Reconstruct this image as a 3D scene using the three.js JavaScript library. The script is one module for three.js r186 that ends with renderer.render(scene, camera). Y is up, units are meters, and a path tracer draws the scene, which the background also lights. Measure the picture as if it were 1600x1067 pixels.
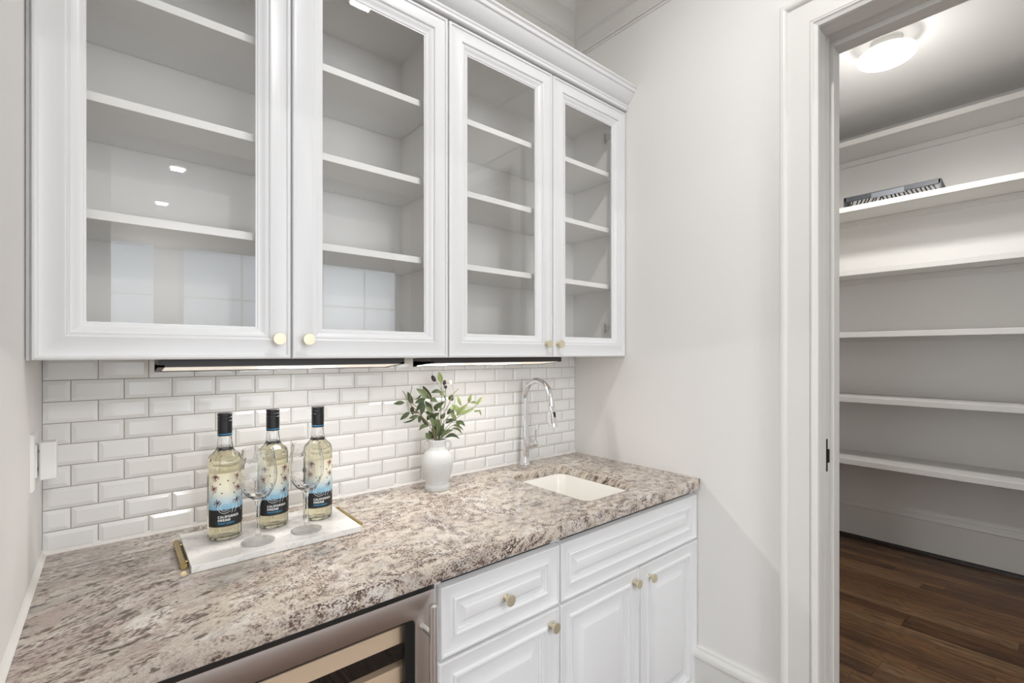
import * as THREE from 'three';
import { RoundedBoxGeometry } from 'three/addons/geometries/RoundedBoxGeometry.js';
import { mergeGeometries, mergeVertices, toCreasedNormals } from 'three/addons/utils/BufferGeometryUtils.js';
import { RectAreaLightUniformsLib } from 'three/addons/lights/RectAreaLightUniformsLib.js';

// ------------------------------------------------------------------ camera, sky, lights, exposure
RectAreaLightUniformsLib.init();
const scene = new THREE.Scene();
const renderer = new THREE.WebGLRenderer({ antialias: true });
renderer.toneMapping = THREE.LinearToneMapping;
renderer.toneMappingExposure = 1.04;
renderer.shadowMap.enabled = true;
renderer.shadowMap.type = THREE.PCFSoftShadowMap;

const YAW = THREE.MathUtils.degToRad(39.968);
const camera = new THREE.PerspectiveCamera(71.33, 1600 / 1067, 0.05, 60);
camera.position.set(0.1292, 1.391, 1.5795);
camera.rotation.set(0, -YAW, 0);
camera.setViewOffset(1600, 1067, 0, -18.67, 1600, 1067);   // the lens is shifted, verticals stay upright
camera.updateProjectionMatrix();
scene.add(camera);

const DAY = new THREE.Color(0.93, 0.97, 1.0), WARM = new THREE.Color(1.0, 0.985, 0.965);
scene.background = new THREE.Color(1.6, 1.8, 2.0);       // overcast sky outside the kitchen windows
const K_DAY = 2.2, K_SIDE = 2.9, K_CAN = 260, K_NOOK = 58, K_PUCK = 7.2, K_FRONT = 85, K_PANTRY = 6.5, K_GLOBE = 0.57;
const R = 1.849, CEIL = 3.04, KZ = 6.2;                    // right wall, ceiling height, far wall of the kitchen

function areaLight(color, power, w, h, pos, target) {
  const l = new THREE.RectAreaLight(color, power, w, h);
  l.position.set(...pos); l.lookAt(...target); scene.add(l); return l;
}
// daylight through the four tall kitchen windows behind the camera
for (const x of [-1.95, -0.15, 1.45, 3.15]) areaLight(DAY, K_DAY, 1.4, 2.4, [x, 1.55, KZ - 0.03], [x, 1.55, 0]);
// the side window of the hall, left of the camera
areaLight(DAY, K_SIDE, 1.1, 2.4, [-3.17, 1.55, 1.36], [0, 1.55, 1.36]);

// ------------------------------------------------------------------ helpers
function rng(seed) { let s = seed >>> 0; return () => { s = (s + 0x6D2B79F5) | 0; let t = Math.imul(s ^ (s >>> 15), 1 | s); t = (t + Math.imul(t ^ (t >>> 7), 61 | t)) ^ t; return ((t ^ (t >>> 14)) >>> 0) / 4294967296; }; }
const counts = {};
function numbered(n) { const k = counts[n] = (counts[n] ?? -1) + 1; return k ? n + '_' + String(k).padStart(3, '0') : n; }
function shade(o) { o.castShadow = true; o.receiveShadow = true; return o; }
function tag(o, label, category, group) { o.userData.label = label; o.userData.category = category; if (group) o.userData.group = group; return o; }
function thing(name, label, category, pos = [0, 0, 0], turn = 0, group) {
  const o = new THREE.Group(); o.name = numbered(name); o.position.set(...pos); o.rotation.y = turn; scene.add(o);
  return tag(o, label, category, group);
}
function part(parent, name, geo, mat, label) {
  const m = shade(new THREE.Mesh(geo, mat)); m.name = name; if (label) m.userData.label = label; parent.add(m); return m;
}
function struct(name, geo, mat, parent = scene) {
  const m = shade(new THREE.Mesh(geo, mat)); m.name = name; if (parent === scene) m.userData.kind = 'structure'; parent.add(m); return m;
}
function box(x0, x1, y0, y1, z0, z1, r = 0, seg = 2) {
  const w = x1 - x0, h = y1 - y0, d = z1 - z0;
  const g = r > 0 ? new RoundedBoxGeometry(w, h, d, seg, r) : new THREE.BoxGeometry(w, h, d);
  g.translate((x0 + x1) / 2, (y0 + y1) / 2, (z0 + z1) / 2);
  return g;
}
function worldUV(g) {                                      // uv in metres from the main axis of each face
  if (g.index) g = g.toNonIndexed();
  const p = g.attributes.position, n = g.attributes.normal, uv = new Float32Array(p.count * 2);
  for (let i = 0; i < p.count; i++) {
    const ax = Math.abs(n.getX(i)), ay = Math.abs(n.getY(i)), az = Math.abs(n.getZ(i));
    const a = ay >= ax && ay >= az ? [p.getX(i), p.getZ(i)] : az >= ax ? [p.getX(i), p.getY(i)] : [p.getZ(i), p.getY(i)];
    uv[2 * i] = a[0]; uv[2 * i + 1] = a[1];
  }
  g.setAttribute('uv', new THREE.BufferAttribute(uv, 2)); return g;
}
function merge(list) { return mergeGeometries(list.map(g => { const q = g.index ? g.toNonIndexed() : g; for (const k of Object.keys(q.attributes)) if (!['position', 'normal', 'uv'].includes(k)) q.deleteAttribute(k); return q; })); }
// a mitred moulding running round a rectangle: prof = [[inset, depth], ...] from the outside in
function frame(x0, x1, y0, y1, prof, back, fill = false, crease = 0.55) {
  const v = [], idx = [];
  const P = back === undefined ? prof : [[prof[0][0], back], ...prof, ...(fill ? [] : [[prof[prof.length - 1][0], back]])];
  const loop = ([t, z]) => [[x0 + t, y0 + t, z], [x1 - t, y0 + t, z], [x1 - t, y1 - t, z], [x0 + t, y1 - t, z]];
  const quad = (a, b, c, d) => { const i = v.length / 3; v.push(...a, ...b, ...c, ...d); idx.push(i, i + 1, i + 2, i, i + 2, i + 3); };
  for (let k = 0; k < P.length - 1; k++) {
    const A = loop(P[k]), B = loop(P[k + 1]);
    for (let s = 0; s < 4; s++) quad(A[s], A[(s + 1) % 4], B[(s + 1) % 4], B[s]);
  }
  if (fill) { const L = loop(P[P.length - 1]); quad(L[0], L[1], L[2], L[3]); }
  if (back !== undefined && fill) { const L = loop([P[0][0], back]); quad(L[3], L[2], L[1], L[0]); }
  else if (back !== undefined) { const A = loop(P[0]), B = loop(P[P.length - 1]); for (let s = 0; s < 4; s++) quad(B[s], B[(s + 1) % 4], A[(s + 1) % 4], A[s]); }
  const g = new THREE.BufferGeometry();
  g.setAttribute('position', new THREE.Float32BufferAttribute(v, 3)); g.setIndex(idx); g.computeVertexNormals();
  const q = toCreasedNormals(mergeVertices(g.deleteAttribute('normal') && g, 1e-5), crease);
  return worldUV(q);
}
// a profile pushed along an axis: pts = closed outline [[a, b], ...]; axis x: (z, y); axis z: (x, y); axis y: (x, z)
function extr(pts, from, to, axis, crease = 0.5) {
  const s = new THREE.Shape(pts.map(p => new THREE.Vector2(p[0], p[1])));
  let g = new THREE.ExtrudeGeometry(s, { depth: to - from, bevelEnabled: false, steps: 1 });
  const p = g.attributes.position;
  for (let i = 0; i < p.count; i++) {
    const a = p.getX(i), b = p.getY(i), t = p.getZ(i) + from;
    if (axis === 'x') p.setXYZ(i, t, b, a); else if (axis === 'z') p.setXYZ(i, a, b, t); else p.setXYZ(i, a, t, b);
  }
  if (axis !== 'z') { const q = p.array; for (let i = 0; i < p.count; i += 3) for (let c = 0; c < 3; c++) { const j = (i + 1) * 3 + c, k = (i + 2) * 3 + c, tt = q[j]; q[j] = q[k]; q[k] = tt; } }
  g.deleteAttribute('normal'); g.computeVertexNormals();
  return worldUV(toCreasedNormals(g, crease));
}
function lathe(pts, seg = 48, crease = 0.6) {
  const g = new THREE.LatheGeometry(pts.map(p => new THREE.Vector2(p[0], p[1])), seg);
  return toCreasedNormals(g, crease);
}
function smoothPts(pts, n = 40) {                          // a smooth curve through profile points
  return new THREE.SplineCurve(pts.map(p => new THREE.Vector2(p[0], p[1]))).getPoints(n).map(p => [Math.max(0, p.x), p.y]);
}
function tube(pts, r, seg = 32, rad = 12, closed = false) {
  return new THREE.TubeGeometry(new THREE.CatmullRomCurve3(pts.map(p => new THREE.Vector3(...p)), closed, 'centripetal'), seg, r, rad, closed);
}
// noise
function noise2(seed) {
  const rnd = rng(seed), perm = new Uint8Array(512), gx = new Float32Array(256), gy = new Float32Array(256);
  const a = [...Array(256).keys()];
  for (let i = 255; i > 0; i--) { const j = Math.floor(rnd() * (i + 1)); [a[i], a[j]] = [a[j], a[i]]; }
  for (let i = 0; i < 512; i++) perm[i] = a[i & 255];
  for (let i = 0; i < 256; i++) { const t = rnd() * 6.2832; gx[i] = Math.cos(t); gy[i] = Math.sin(t); }
  return (x, y) => {
    const xi = Math.floor(x), yi = Math.floor(y), fx = x - xi, fy = y - yi, X = xi & 255, Y = yi & 255;
    const u = fx * fx * fx * (fx * (fx * 6 - 15) + 10), w = fy * fy * fy * (fy * (fy * 6 - 15) + 10);
    const h = (i, j, dx, dy) => { const k = perm[perm[(X + i) & 255] + ((Y + j) & 255)]; return gx[k] * dx + gy[k] * dy; };
    const A = h(0, 0, fx, fy), B = h(1, 0, fx - 1, fy), C = h(0, 1, fx, fy - 1), D = h(1, 1, fx - 1, fy - 1);
    return 1.5 * (A + u * (B - A) + w * (C - A + u * (A - B - C + D)));
  };
}
function fbm(n, x, y, o = 4) { let s = 0, a = 0.5; for (let i = 0; i < o; i++) { s += a * n(x, y); x = x * 2.03 + 17.1; y = y * 2.03 + 5.7; a *= 0.5; } return s; }
const sstep = (a, b, x) => { const t = Math.min(1, Math.max(0, (x - a) / (b - a))); return t * t * (3 - 2 * t); };
function dataTex(w, h, fn, { srgb = true, repeat } = {}) {
  const d = new Uint8Array(w * h * 4);
  for (let y = 0; y < h; y++) for (let x = 0; x < w; x++) {
    const c = fn(x / w, y / h, x, y), i = 4 * (y * w + x);
    d[i] = c[0]; d[i + 1] = c[1]; d[i + 2] = c[2]; d[i + 3] = 255;
  }
  const t = new THREE.DataTexture(d, w, h); t.magFilter = THREE.LinearFilter; t.minFilter = THREE.LinearMipmapLinearFilter; t.generateMipmaps = true;
  t.wrapS = t.wrapT = THREE.RepeatWrapping; if (srgb) t.colorSpace = THREE.SRGBColorSpace;
  if (repeat) t.repeat.set(...repeat);
  t.needsUpdate = true; return t;
}
const mix = (a, b, t) => [a[0] + (b[0] - a[0]) * t, a[1] + (b[1] - a[1]) * t, a[2] + (b[2] - a[2]) * t];

// ------------------------------------------------------------------ materials
const std = (hex, rough, o = {}) => new THREE.MeshStandardMaterial({ color: hex, roughness: rough, ...o });
const phy = (hex, rough, o = {}) => new THREE.MeshPhysicalMaterial({ color: hex, roughness: rough, ...o });
const nW = noise2(3);
const wallBump = dataTex(256, 256, (u, v) => { const k = 128 + 90 * fbm(nW, u * 40, v * 40, 3); return [k, k, k]; }, { srgb: false, repeat: [1.2, 1.2] });
const M = {};
M.wall = std('#eae8e5', 0.75, { bumpMap: wallBump, bumpScale: 0.0006 });
M.ceiling = std('#f2f1ee', 0.8);
M.trim = phy('#e3e1dd', 0.34);
M.cabinet = phy('#e6e6e7', 0.34);
M.cabinetIn = std('#f0eeeb', 0.5);
M.shelfEdge = phy('#efeeec', 0.4);
M.caulk = std('#e6e3de', 0.6);
M.grout = std('#a59f96', 0.9);
M.pane = phy('#ffffff', 0, { transmission: 1, thickness: 0, ior: 1.5 });
M.brass = std('#e6dcc2', 0.42, { metalness: 0.8 });
M.brassDark = std('#b39c66', 0.25, { metalness: 1 });
M.chrome = std('#e6e6e8', 0.06, { metalness: 1 });
M.nickel = std('#cfccc8', 0.26, { metalness: 1 });
M.black = std('#141414', 0.4);
M.bronze = std('#2a2524', 0.42);
M.porcelain = phy('#efece6', 0.12);
M.rubber = std('#1a1a1b', 0.6);
M.plastic = phy('#ecebe8', 0.35);
const tileMats = [0, 1, 2, 3, 4].map(i => phy(new THREE.Color().setStyle(['#eae8e5', '#edebe8', '#e8e6e3', '#ecebe9', '#e6e4e1'][i]), 0.07, { ior: 1.52 }));
const nS = noise2(71);
M.steel = phy('#e2dcd9', 0.42, { metalness: 1, anisotropy: 0.5, bumpScale: 0.00004, bumpMap: dataTex(512, 256, (u, v) => { const k = 128 + 70 * nS(u * 6, v * 250); return [k, k, k]; }, { srgb: false, repeat: [2, 4] }) });
// white marble for the serving board
const nM = noise2(11);
M.marble = phy('#ffffff', 0.25, { map: dataTex(512, 512, (u, v) => {
  const w = fbm(nM, u * 3 + 2, v * 3, 4), a = Math.abs(fbm(nM, u * 2.2 + w * 1.6, v * 5 + w, 5)), b = Math.abs(fbm(nM, u * 5 + 9 + w, v * 9, 4));
  let c = [236, 233, 229]; c = mix(c, [203, 200, 198], 0.5 * (1 - sstep(0, 0.07, a))); c = mix(c, [214, 210, 205], 0.4 * (1 - sstep(0, 0.05, b)));
  return mix(c, [222, 219, 214], sstep(0.1, 0.5, w) * 0.5);
}, { repeat: [2, 2] }) });
// the granite: cream and taupe crystals, streaky towards the left, brown mica specks and grey quartz
const g1 = noise2(21), g2 = noise2(22), g3 = noise2(23), g4 = noise2(24);
const GW = 1.86, GH = 0.93;
const graniteTex = dataTex(2048, 1024, (u, v) => {
  const x = u * GW, z = v * GH;
  const streak = sstep(0.2, 0.8, 1.05 - 1.05 * x - 0.45 * z + 0.35 * g4(x * 2.3, z * 2.3));
  const wx0 = 0.04 * g1(x * 3 + 5, z * 3), wz0 = 0.035 * g2(x * 3, z * 3 + 9);
  const X = x + wx0, Z = z + wz0, xr = 0.966 * X - 0.259 * Z, zr = 0.966 * Z + 0.259 * X;
  const wx = fbm(g4, X * 14, Z * 14, 3), wz = fbm(g4, X * 14 + 40, Z * 14 + 11, 3);
  // the same field, drawn out along the bedding where the stone is streaky
  const F = (n, f, o, k, w) => (streak < 1 ? (1 - streak) * fbm(n, xr * f * 0.85 + k + wx * w, zr * f * 1.1 + wz * w, o) : 0) + (streak > 0 ? streak * fbm(n, xr * f * 0.46 + k + 50 + wx * w * 0.5, zr * f * 1.25 + wz * w * 0.5, o) : 0);
  const big = F(g1, 6.5, 3, 0, 0.9), mid = F(g2, 44, 3, 3, 0.9), fine = F(g3, 215, 3, 7, 0.6), grit = g2(x * 520, z * 520), grain = F(g1, 300, 2, 9, 0);
  let c = mix([222, 210, 196], [203, 190, 177], sstep(-0.3, 0.35, mid + fine * 0.5));
  c = mix(c, [186, 176, 166], 0.5 * streak);
  c = mix(c, [232, 226, 219], sstep(0.08, 0.26, F(g3, 15, 4, 17, 1.2)) * 0.85);                         // pale quartz clouds
  c = mix(c, [172, 151, 145], sstep(0.02, 0.3, F(g1, 11, 4, 31, 0.8)) * (0.15 + 0.45 * streak));          // rose and taupe bands
  c = mix(c, [166, 159, 152], sstep(0.08, 0.3, F(g4, 13, 4, 3, 0.8)) * (0.35 + 0.3 * streak));            // grey bands
  const zone = Math.min(1, sstep(-0.12, 0.2, big + 0.3 * mid) * (1 - 0.3 * streak) + 0.13);
  c = mix(c, [148, 129, 120], sstep(-0.1, 0.12, fine + 0.35 * mid) * zone * 0.85);                        // brown mica speckle
  c = mix(c, [104, 87, 80], sstep(0.1, 0.26, 0.8 * fine + 0.5 * mid + 0.2 * grain) * (0.2 + 0.75 * zone));
  c = mix(c, [68, 57, 54], sstep(0.2, 0.32, 0.55 * F(g1, 135, 3, 5, 0.4) + 0.4 * grain + 0.4 * mid) * (0.25 + 0.65 * zone));
  c = mix(c, [88, 79, 70], sstep(0.25, 0.34, F(g4, 52, 3, 60, 0.8) + 0.12 * grain) * 0.85 * (0.25 + 0.75 * streak));  // dark dashes
  c = mix(c, [80, 66, 58], sstep(0.36, 0.44, F(g4, 28, 4, 90, 1) + 0.34 * fine) * 0.75);                   // clotted dark crystals
  c = mix(c, [120, 138, 166], sstep(0.53, 0.6, F(g2, 14, 3, 88, 0.5)) * 0.6);                           // rare blue feldspar
  const k = 0.95 * (1 + 0.13 * grit + 0.13 * grain); return [Math.min(255, c[0] * k), Math.min(255, c[1] * k), Math.min(255, c[2] * k)];
}, { repeat: [1 / GW, 1 / GH] });
M.granite = phy('#ffffff', 0.1, { map: graniteTex, ior: 1.5 });
// dark stained oak: four tones of the same grain
const nO = noise2(41);
const oakTex = dataTex(512, 1024, (u, v) => {
  const w = fbm(nO, u * 2, v * 3, 3), g = fbm(nO, u * 22 + w * 2, v * 3.2 + 8, 4), p = fbm(nO, u * 120, v * 9, 3), cath = Math.sin((u * 9 + w * 5 + 0.4 * v) * 6);
  let c = mix([132, 101, 70], [92, 68, 46], sstep(-0.3, 0.3, g + 0.12 * cath)); c = mix(c, [60, 43, 29], sstep(0.1, 0.32, p) * 0.8);
  return c;
}, { repeat: [1 / 0.35, 1 / 1.2] });
const oakMats = ['#ffffff', '#dccfc4', '#c6b5a8', '#efe2d2', '#b3a294'].map(c => phy(c, 0.42, { map: oakTex }));
const nB = noise2(57);
M.beech = std('#ffffff', 0.5, { map: dataTex(512, 128, (u, v) => { const g = fbm(nB, u * 3, v * 26, 4); return mix([222, 198, 170], [203, 176, 147], sstep(-0.3, 0.3, g)); }, { repeat: [1.6, 8] }) });
M.interior = std('#2a2220', 0.6);
M.shoe = std('#23150f', 0.45);

// ------------------------------------------------------------------ the shell of the nook, pantry and kitchen
const T = 0.12;
const backWall = struct('wall_back', box(-T, R + 0.3, 0, CEIL, -T, 0), M.wall);
struct('wall_left', box(-T, 0, 0, CEIL, 0, 0.8), M.wall);
// right wall: solid left of the pantry opening, lintel above, solid beyond
const PX = 2.054, D0 = 1.045, D1 = 1.86, DH = 2.43, PW = 4.45, PZ0 = -0.35, PZ1 = 2.6;
struct('wall_right', merge([box(R, PX, 0, CEIL, 0, D0 - 0.018), box(R, PX, DH + 0.018, CEIL, D0 - 0.018, D1 + 0.018), box(R, PX, 0, CEIL, D1 + 0.018, 2.05)]), M.wall);
struct('wall_front', merge([box(-T, 0.12, 0, CEIL, 2.05, 2.17), box(1.75, PX, 0, CEIL, 2.05, 2.17), box(0.12, 1.75, 2.5, CEIL, 2.05, 2.17)]), M.wall);
struct('ceiling', box(-3.3, PW + T, CEIL, CEIL + 0.1, PZ0 - T, KZ + 0.2), M.ceiling);
// pantry walls
struct('wall_pantry_back', box(PW, PW + T, 0, CEIL, PZ0 - T, PZ1 + T), M.wall);
struct('wall_pantry_left', box(PX, PW, 0, CEIL, PZ0 - T, PZ0), M.wall);
struct('wall_pantry_right', box(PX, PW, 0, CEIL, PZ1, PZ1 + T), M.wall);
struct('wall_pantry_side', merge([box(R + 0.3, PX, 0, CEIL, PZ0 - T, 0), box(PX - 0.1, PX, 0, CEIL, 2.05, PZ1 + T)]), M.wall);
// kitchen beyond the cased opening
{
  const x0 = -3.3, x1 = -3.2;
  struct('wall_kitchen_left', merge([box(x0, x1, 0, CEIL, 1.91, KZ + 0.2), box(x0, x1, 0, CEIL, 0.56, 0.81), box(x0, x1, 0, 0.3, 0.81, 1.91), box(x0, x1, 2.75, CEIL, 0.81, 1.91)]), M.wall);
  const w = struct('window_5', merge([box(x0, x1 + 0.01, 0.3, 0.35, 0.81, 1.91), box(x0, x1 + 0.01, 2.7, 2.75, 0.81, 1.91), box(x0, x1 + 0.01, 0.35, 2.7, 0.81, 0.86), box(x0, x1 + 0.01, 0.35, 2.7, 1.86, 1.91)]), M.trim);
  struct('muntin', merge([box(-3.24, -3.22, 0.35, 2.7, 1.348, 1.372), ...[0.9, 1.5, 2.1].map(y => box(-3.24, -3.22, y - 0.012, y + 0.012, 0.86, 1.86))]), M.trim, w);
  struct('glass_pane', box(-3.26, -3.256, 0.35, 2.7, 0.86, 1.86), M.pane, w);
}
struct('wall_kitchen_right', box(PW, PW + T, 0, CEIL, PZ1 + T, KZ + 0.2), M.wall);
struct('wall_kitchen_near', merge([box(-3.3, -T, 0, CEIL, 0.56, 0.68), box(PX, PW + T, 0, CEIL, PZ1 + T, PZ1 + T + 0.05)]), M.wall);
{
  const wx = [[-2.65, -1.25], [-0.85, 0.55], [0.75, 2.15], [2.45, 3.85]], g = [box(-3.3, PW + T, 0, 0.3, KZ, KZ + 0.15), box(-3.3, PW + T, 2.75, CEIL, KZ, KZ + 0.15)];
  let x = -3.3; for (const [a, b] of wx) { g.push(box(x, a, 0.3, 2.75, KZ, KZ + 0.15)); x = b; } g.push(box(x, PW + T, 0.3, 2.75, KZ, KZ + 0.15));
  struct('wall_kitchen_far', merge(g), M.wall);
  wx.forEach(([a, b], i) => {
    const w = struct('window_' + (i + 1), frame(a, b, 0.3, 2.75, [[0, 0.01], [0.05, 0.01]], -0.05), M.trim); w.position.z = KZ;
    const mg = [box((a + b) / 2 - 0.012, (a + b) / 2 + 0.012, 0.35, 2.7, 0, 0.02)];
    for (const y of [0.9, 1.5, 2.1]) mg.push(box(a + 0.05, b - 0.05, y - 0.012, y + 0.012, 0, 0.02));
    struct('muntin', merge(mg), M.trim, w); 
    struct('glass_pane', box(a + 0.05, b - 0.05, 0.35, 2.7, -0.03, -0.026), M.pane, w);
  });
}
// floors: oak boards run along z; the pantry boards that can be seen are built one by one
const floor = struct('floor', merge([box(-3.3, PW + T, -0.12, -0.02, PZ0 - T, KZ + 0.2)]), M.shoe);
{
  const r = rng(5), W = 0.083;
  for (let x = 2.05, k = 0; x < PW - 0.001; x += W, k++) {
    let z = PZ0 - r() * 0.9;
    while (z < PZ1) {
      const L = 0.5 + r() * 1.1, z0 = Math.max(z, PZ0), z1 = Math.min(z + L, PZ1), x1 = Math.min(x + W, PW); z += L;
      if (z1 - z0 < 0.02) continue;
      const g = worldUV(box(x + 0.0004, x1 - 0.0004, -0.02, 0, z0 + 0.0005, z1 - 0.0005)), uv = g.attributes.uv, du = Math.floor(r() * 4) * 0.0875, dv = r() * 2;
      for (let i = 0; i < uv.count; i++) uv.setXY(i, uv.getX(i) - x + du, uv.getY(i) + dv);
      part(floor, 'plank', g, oakMats[Math.floor(r() * oakMats.length)]);
    }
  }
  const g = []; for (let x = -3.2; x < 2.05; x += 0.125) g.push(worldUV(box(x + 0.0005, Math.min(x + 0.1245, 2.05), -0.02, 0, -0.02, KZ))); for (let x = 2.05; x < PW; x += 0.125) g.push(worldUV(box(x + 0.0005, Math.min(x + 0.1245, PW), -0.02, 0, PZ1, KZ)));
  const f2 = part(floor, 'floor_boards', merge(g), oakMats[1]); f2.userData.kind = 'stuff';
}
// baseboards and crown mouldings
const baseProf = (x, s) => [[x, 0], [x - s * 0.016, 0], [x - s * 0.016, 0.232], [x - s * 0.021, 0.236], [x - s * 0.021, 0.25], [x - s * 0.017, 0.258], [x - s * 0.011, 0.264], [x - s * 0.009, 0.272], [x, 0.275]];
struct('baseboard_right', extr(baseProf(R, 1), 0.62, 0.93, 'z'), M.trim);
struct('baseboard_left', extr(baseProf(0, -1), 0.66, 0.8, 'z'), M.trim);
struct('baseboard_pantry', extr(baseProf(PW, 1), PZ0, PZ1, 'z'), M.trim);
struct('trim_1', extr([[PW - 0.016, 0], [PW - 0.034, 0], [PW - 0.033, 0.01], [PW - 0.028, 0.018], [PW - 0.016, 0.022]], PZ0, PZ1, 'z'), M.shoe);
{
  const c = [[0, 2.812], [0.004, 2.812], [0.006, 2.82], [0.014, 2.822], [0.017, 2.828], [0.014, 2.834], [0.009, 2.836], [0.009, 2.893], [0.013, 2.896], [0.019, 2.9], [0.019, 2.906], [0.023, 2.909], [0.032, 2.926], [0.048, 2.946], [0.07, 2.96], [0.085, 2.965], [0.085, 2.972], [0.091, 2.976], [0.098, 2.985], [0.106, 2.992], [0.106, 3.0], [0.12, 3.006], [0.132, 3.02], [0.136, CEIL], [0, CEIL]];
  struct('trim_2', extr(c, 0, R, 'x'), M.trim);
  struct('trim_3', extr(c.map(([p, y]) => [R - p, y]).reverse(), 0, 2.05, 'z'), M.trim);
}
// pantry door casing: a mitred profile round three sides of the opening
{
  const prof = [[0, 0], [0, 0.026], [0.004, 0.03], [0.012, 0.03], [0.018, 0.027], [0.0215, 0.022], [0.0225, 0.018], [0.0545, 0.018], [0.086, 0.018], [0.0875, 0.015], [0.089, 0.015], [0.0905, 0.02], [0.095, 0.0215], [0.0975, 0.0195], [0.099, 0.017], [0.103, 0.015], [0.108, 0.012], [0.109, 0]];
  const z0 = D0 - 0.109 + 0.004, z1 = D1 + 0.105, yt = DH + 0.105, v = [], idx = [];
  const pt = (t, o) => [[R - o, 0, z0 + t], [R - o, yt - t, z0 + t], [R - o, yt - t, z1 - t], [R - o, 0, z1 - t]];
  for (let k = 0; k < prof.length - 1; k++) {
    const A = pt(...prof[k]), B = pt(...prof[k + 1]);
    for (let s = 0; s < 3; s++) { const i = v.length / 3; v.push(...A[s], ...A[s + 1], ...B[s + 1], ...B[s]); idx.push(i, i + 2, i + 1, i, i + 3, i + 2); }
  }
  const g = new THREE.BufferGeometry(); g.setAttribute('position', new THREE.Float32BufferAttribute(v, 3)); g.setIndex(idx);
  struct('trim_4', worldUV(toCreasedNormals(mergeVertices(g, 1e-5), 0.5)), M.trim);
}
// the split jamb with a pocket door pushed back into the wall
{
  const jamb = struct('door_1', merge([
    box(R - 0.001, 1.914, 0, DH, D0 - 0.018, D0, 0.002), box(2.0, PX + 0.004, 0, DH, D0 - 0.018, D0, 0.002), box(1.914, 2.0, 0, DH, D0 - 0.045, D0 - 0.02),
    box(R - 0.001, 1.92, DH, DH + 0.018, D0 - 0.018, D1 + 0.018, 0.002), box(2.0, PX + 0.004, DH, DH + 0.018, D0 - 0.018, D1 + 0.018, 0.002), box(1.92, 2.0, DH + 0.04, DH + 0.05, D0, D1),
    box(R - 0.001, 1.914, 0, DH, D1, D1 + 0.018, 0.002), box(2.0, PX + 0.004, 0, DH, D1, D1 + 0.018, 0.002)]), M.trim);
  part(jamb, 'door_leaf', box(1.927, 1.968, 0.01, DH + 0.02, D0 - 0.02, D0 - 0.004, 0.003), M.trim);
  part(jamb, 'door_latch', merge([box(1.935, 1.9475, 1.0, 1.108, D0 - 0.006, D0 - 0.0025, 0.0012), box(1.938, 1.9455, 1.03, 1.075, D0 - 0.004, D0 + 0.004, 0.002)]), M.black, 'black edge pull and latch');
  // casing on the pantry side
  part(jamb, 'casing', merge([box(PX, PX + 0.02, 0, DH + 0.1, D0 - 0.1, D0 - 0.006, 0.004), box(PX, PX + 0.02, DH + 0.006, DH + 0.1, D0 - 0.006, D1 + 0.1, 0.004), box(PX, PX + 0.02, 0, DH + 0.006, D1 + 0.006, D1 + 0.1, 0.004)]), M.trim);
}
// subway tiles, each with its bevel
{
  struct('grout_bed', box(0, R, 0.914, 1.3775, 0, 0.004), M.grout, backWall);
  const PXT = 0.1005, PYT = 0.05155, gap = 0.0018, r = rng(17);
  const cache = {};
  const tileGeo = w => {
    const k = w.toFixed(4); if (cache[k]) return cache[k];
    const h = PYT - gap, b = 0.0085;
    return cache[k] = frame(-w / 2, w / 2, -h / 2, h / 2, [[0, 0.0045], [0.0006, 0.0052], [b, 0.0082], [b + 0.0008, 0.0085]], 0.001, true, 0.12);
  };
  for (let row = 0; row < 9; row++) {
    const y = 0.9139 + (row + 0.5) * PYT; let x = row % 2 === 0 ? 0 : -PXT / 2;
    for (; x < R - 0.006; x += PXT) {
      const a = Math.max(0.0012, x + gap / 2), b = Math.min(R - 0.001, x + PXT - gap / 2);
      if (b - a < 0.012) continue;
      const t = part(backWall, 'tile', tileGeo(b - a), tileMats[Math.floor(r() * 5)]);
      t.position.set((a + b) / 2, y, (r() - 0.5) * 0.0005); t.rotation.set((r() - 0.5) * 0.012, (r() - 0.5) * 0.012, 0);
    }
  }
  part(backWall, 'caulk_bead', extr([[0.004, 0.914], [0.013, 0.914], [0.009, 0.918], [0.0065, 0.924], [0.004, 0.925]], 0, R, 'x'), M.caulk);
}
struct('trim_5', extr([[0, 0.9145], [0.009, 0.9145], [0.004, 0.918], [0.0, 0.926]], 0.006, 0.648, 'z'), M.caulk);

// ------------------------------------------------------------------ upper glass-door cabinets
const UB = 1.3775, UT = 2.447, UZ = 0.304, DT = 0.02;
const knobGeo = lathe([[0, 0], [0.0085, 0], [0.0085, 0.0015], [0.0062, 0.003], [0.0056, 0.009], [0.0062, 0.0135], [0.0125, 0.0185], [0.0145, 0.0205], [0.0148, 0.0225], [0.0142, 0.0242], [0, 0.0248]], 32).rotateX(Math.PI / 2);
function knob(parent, x, y, z) { const k = part(parent, 'knob', knobGeo, M.brass, 'round brushed brass knob'); k.position.set(x, y, z); return k; }
const glassDoorProf = [[0, -0.005], [0.0015, -0.0015], [0.005, 0], [0.009, -0.0005], [0.0105, -0.003], [0.013, -0.0035], [0.022, -0.0038], [0.034, -0.003], [0.044, -0.0005], [0.0475, 0.0005], [0.0495, -0.0005], [0.0505, -0.0035], [0.0525, -0.0035], [0.055, -0.0025], [0.059, -0.0035], [0.064, -0.0065], [0.07, -0.0085], [0.0735, -0.009], [0.075, -0.0105], [0.0785, -0.011]];
const hingeGeo = merge([box(-0.006, 0.001, -0.009, 0.009, -0.04, 0.012, 0.003), box(-0.014, -0.004, -0.006, 0.006, -0.012, 0.022, 0.003), box(-0.012, 0, -0.022, 0.022, -0.036, -0.028, 0.002)]);
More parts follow.
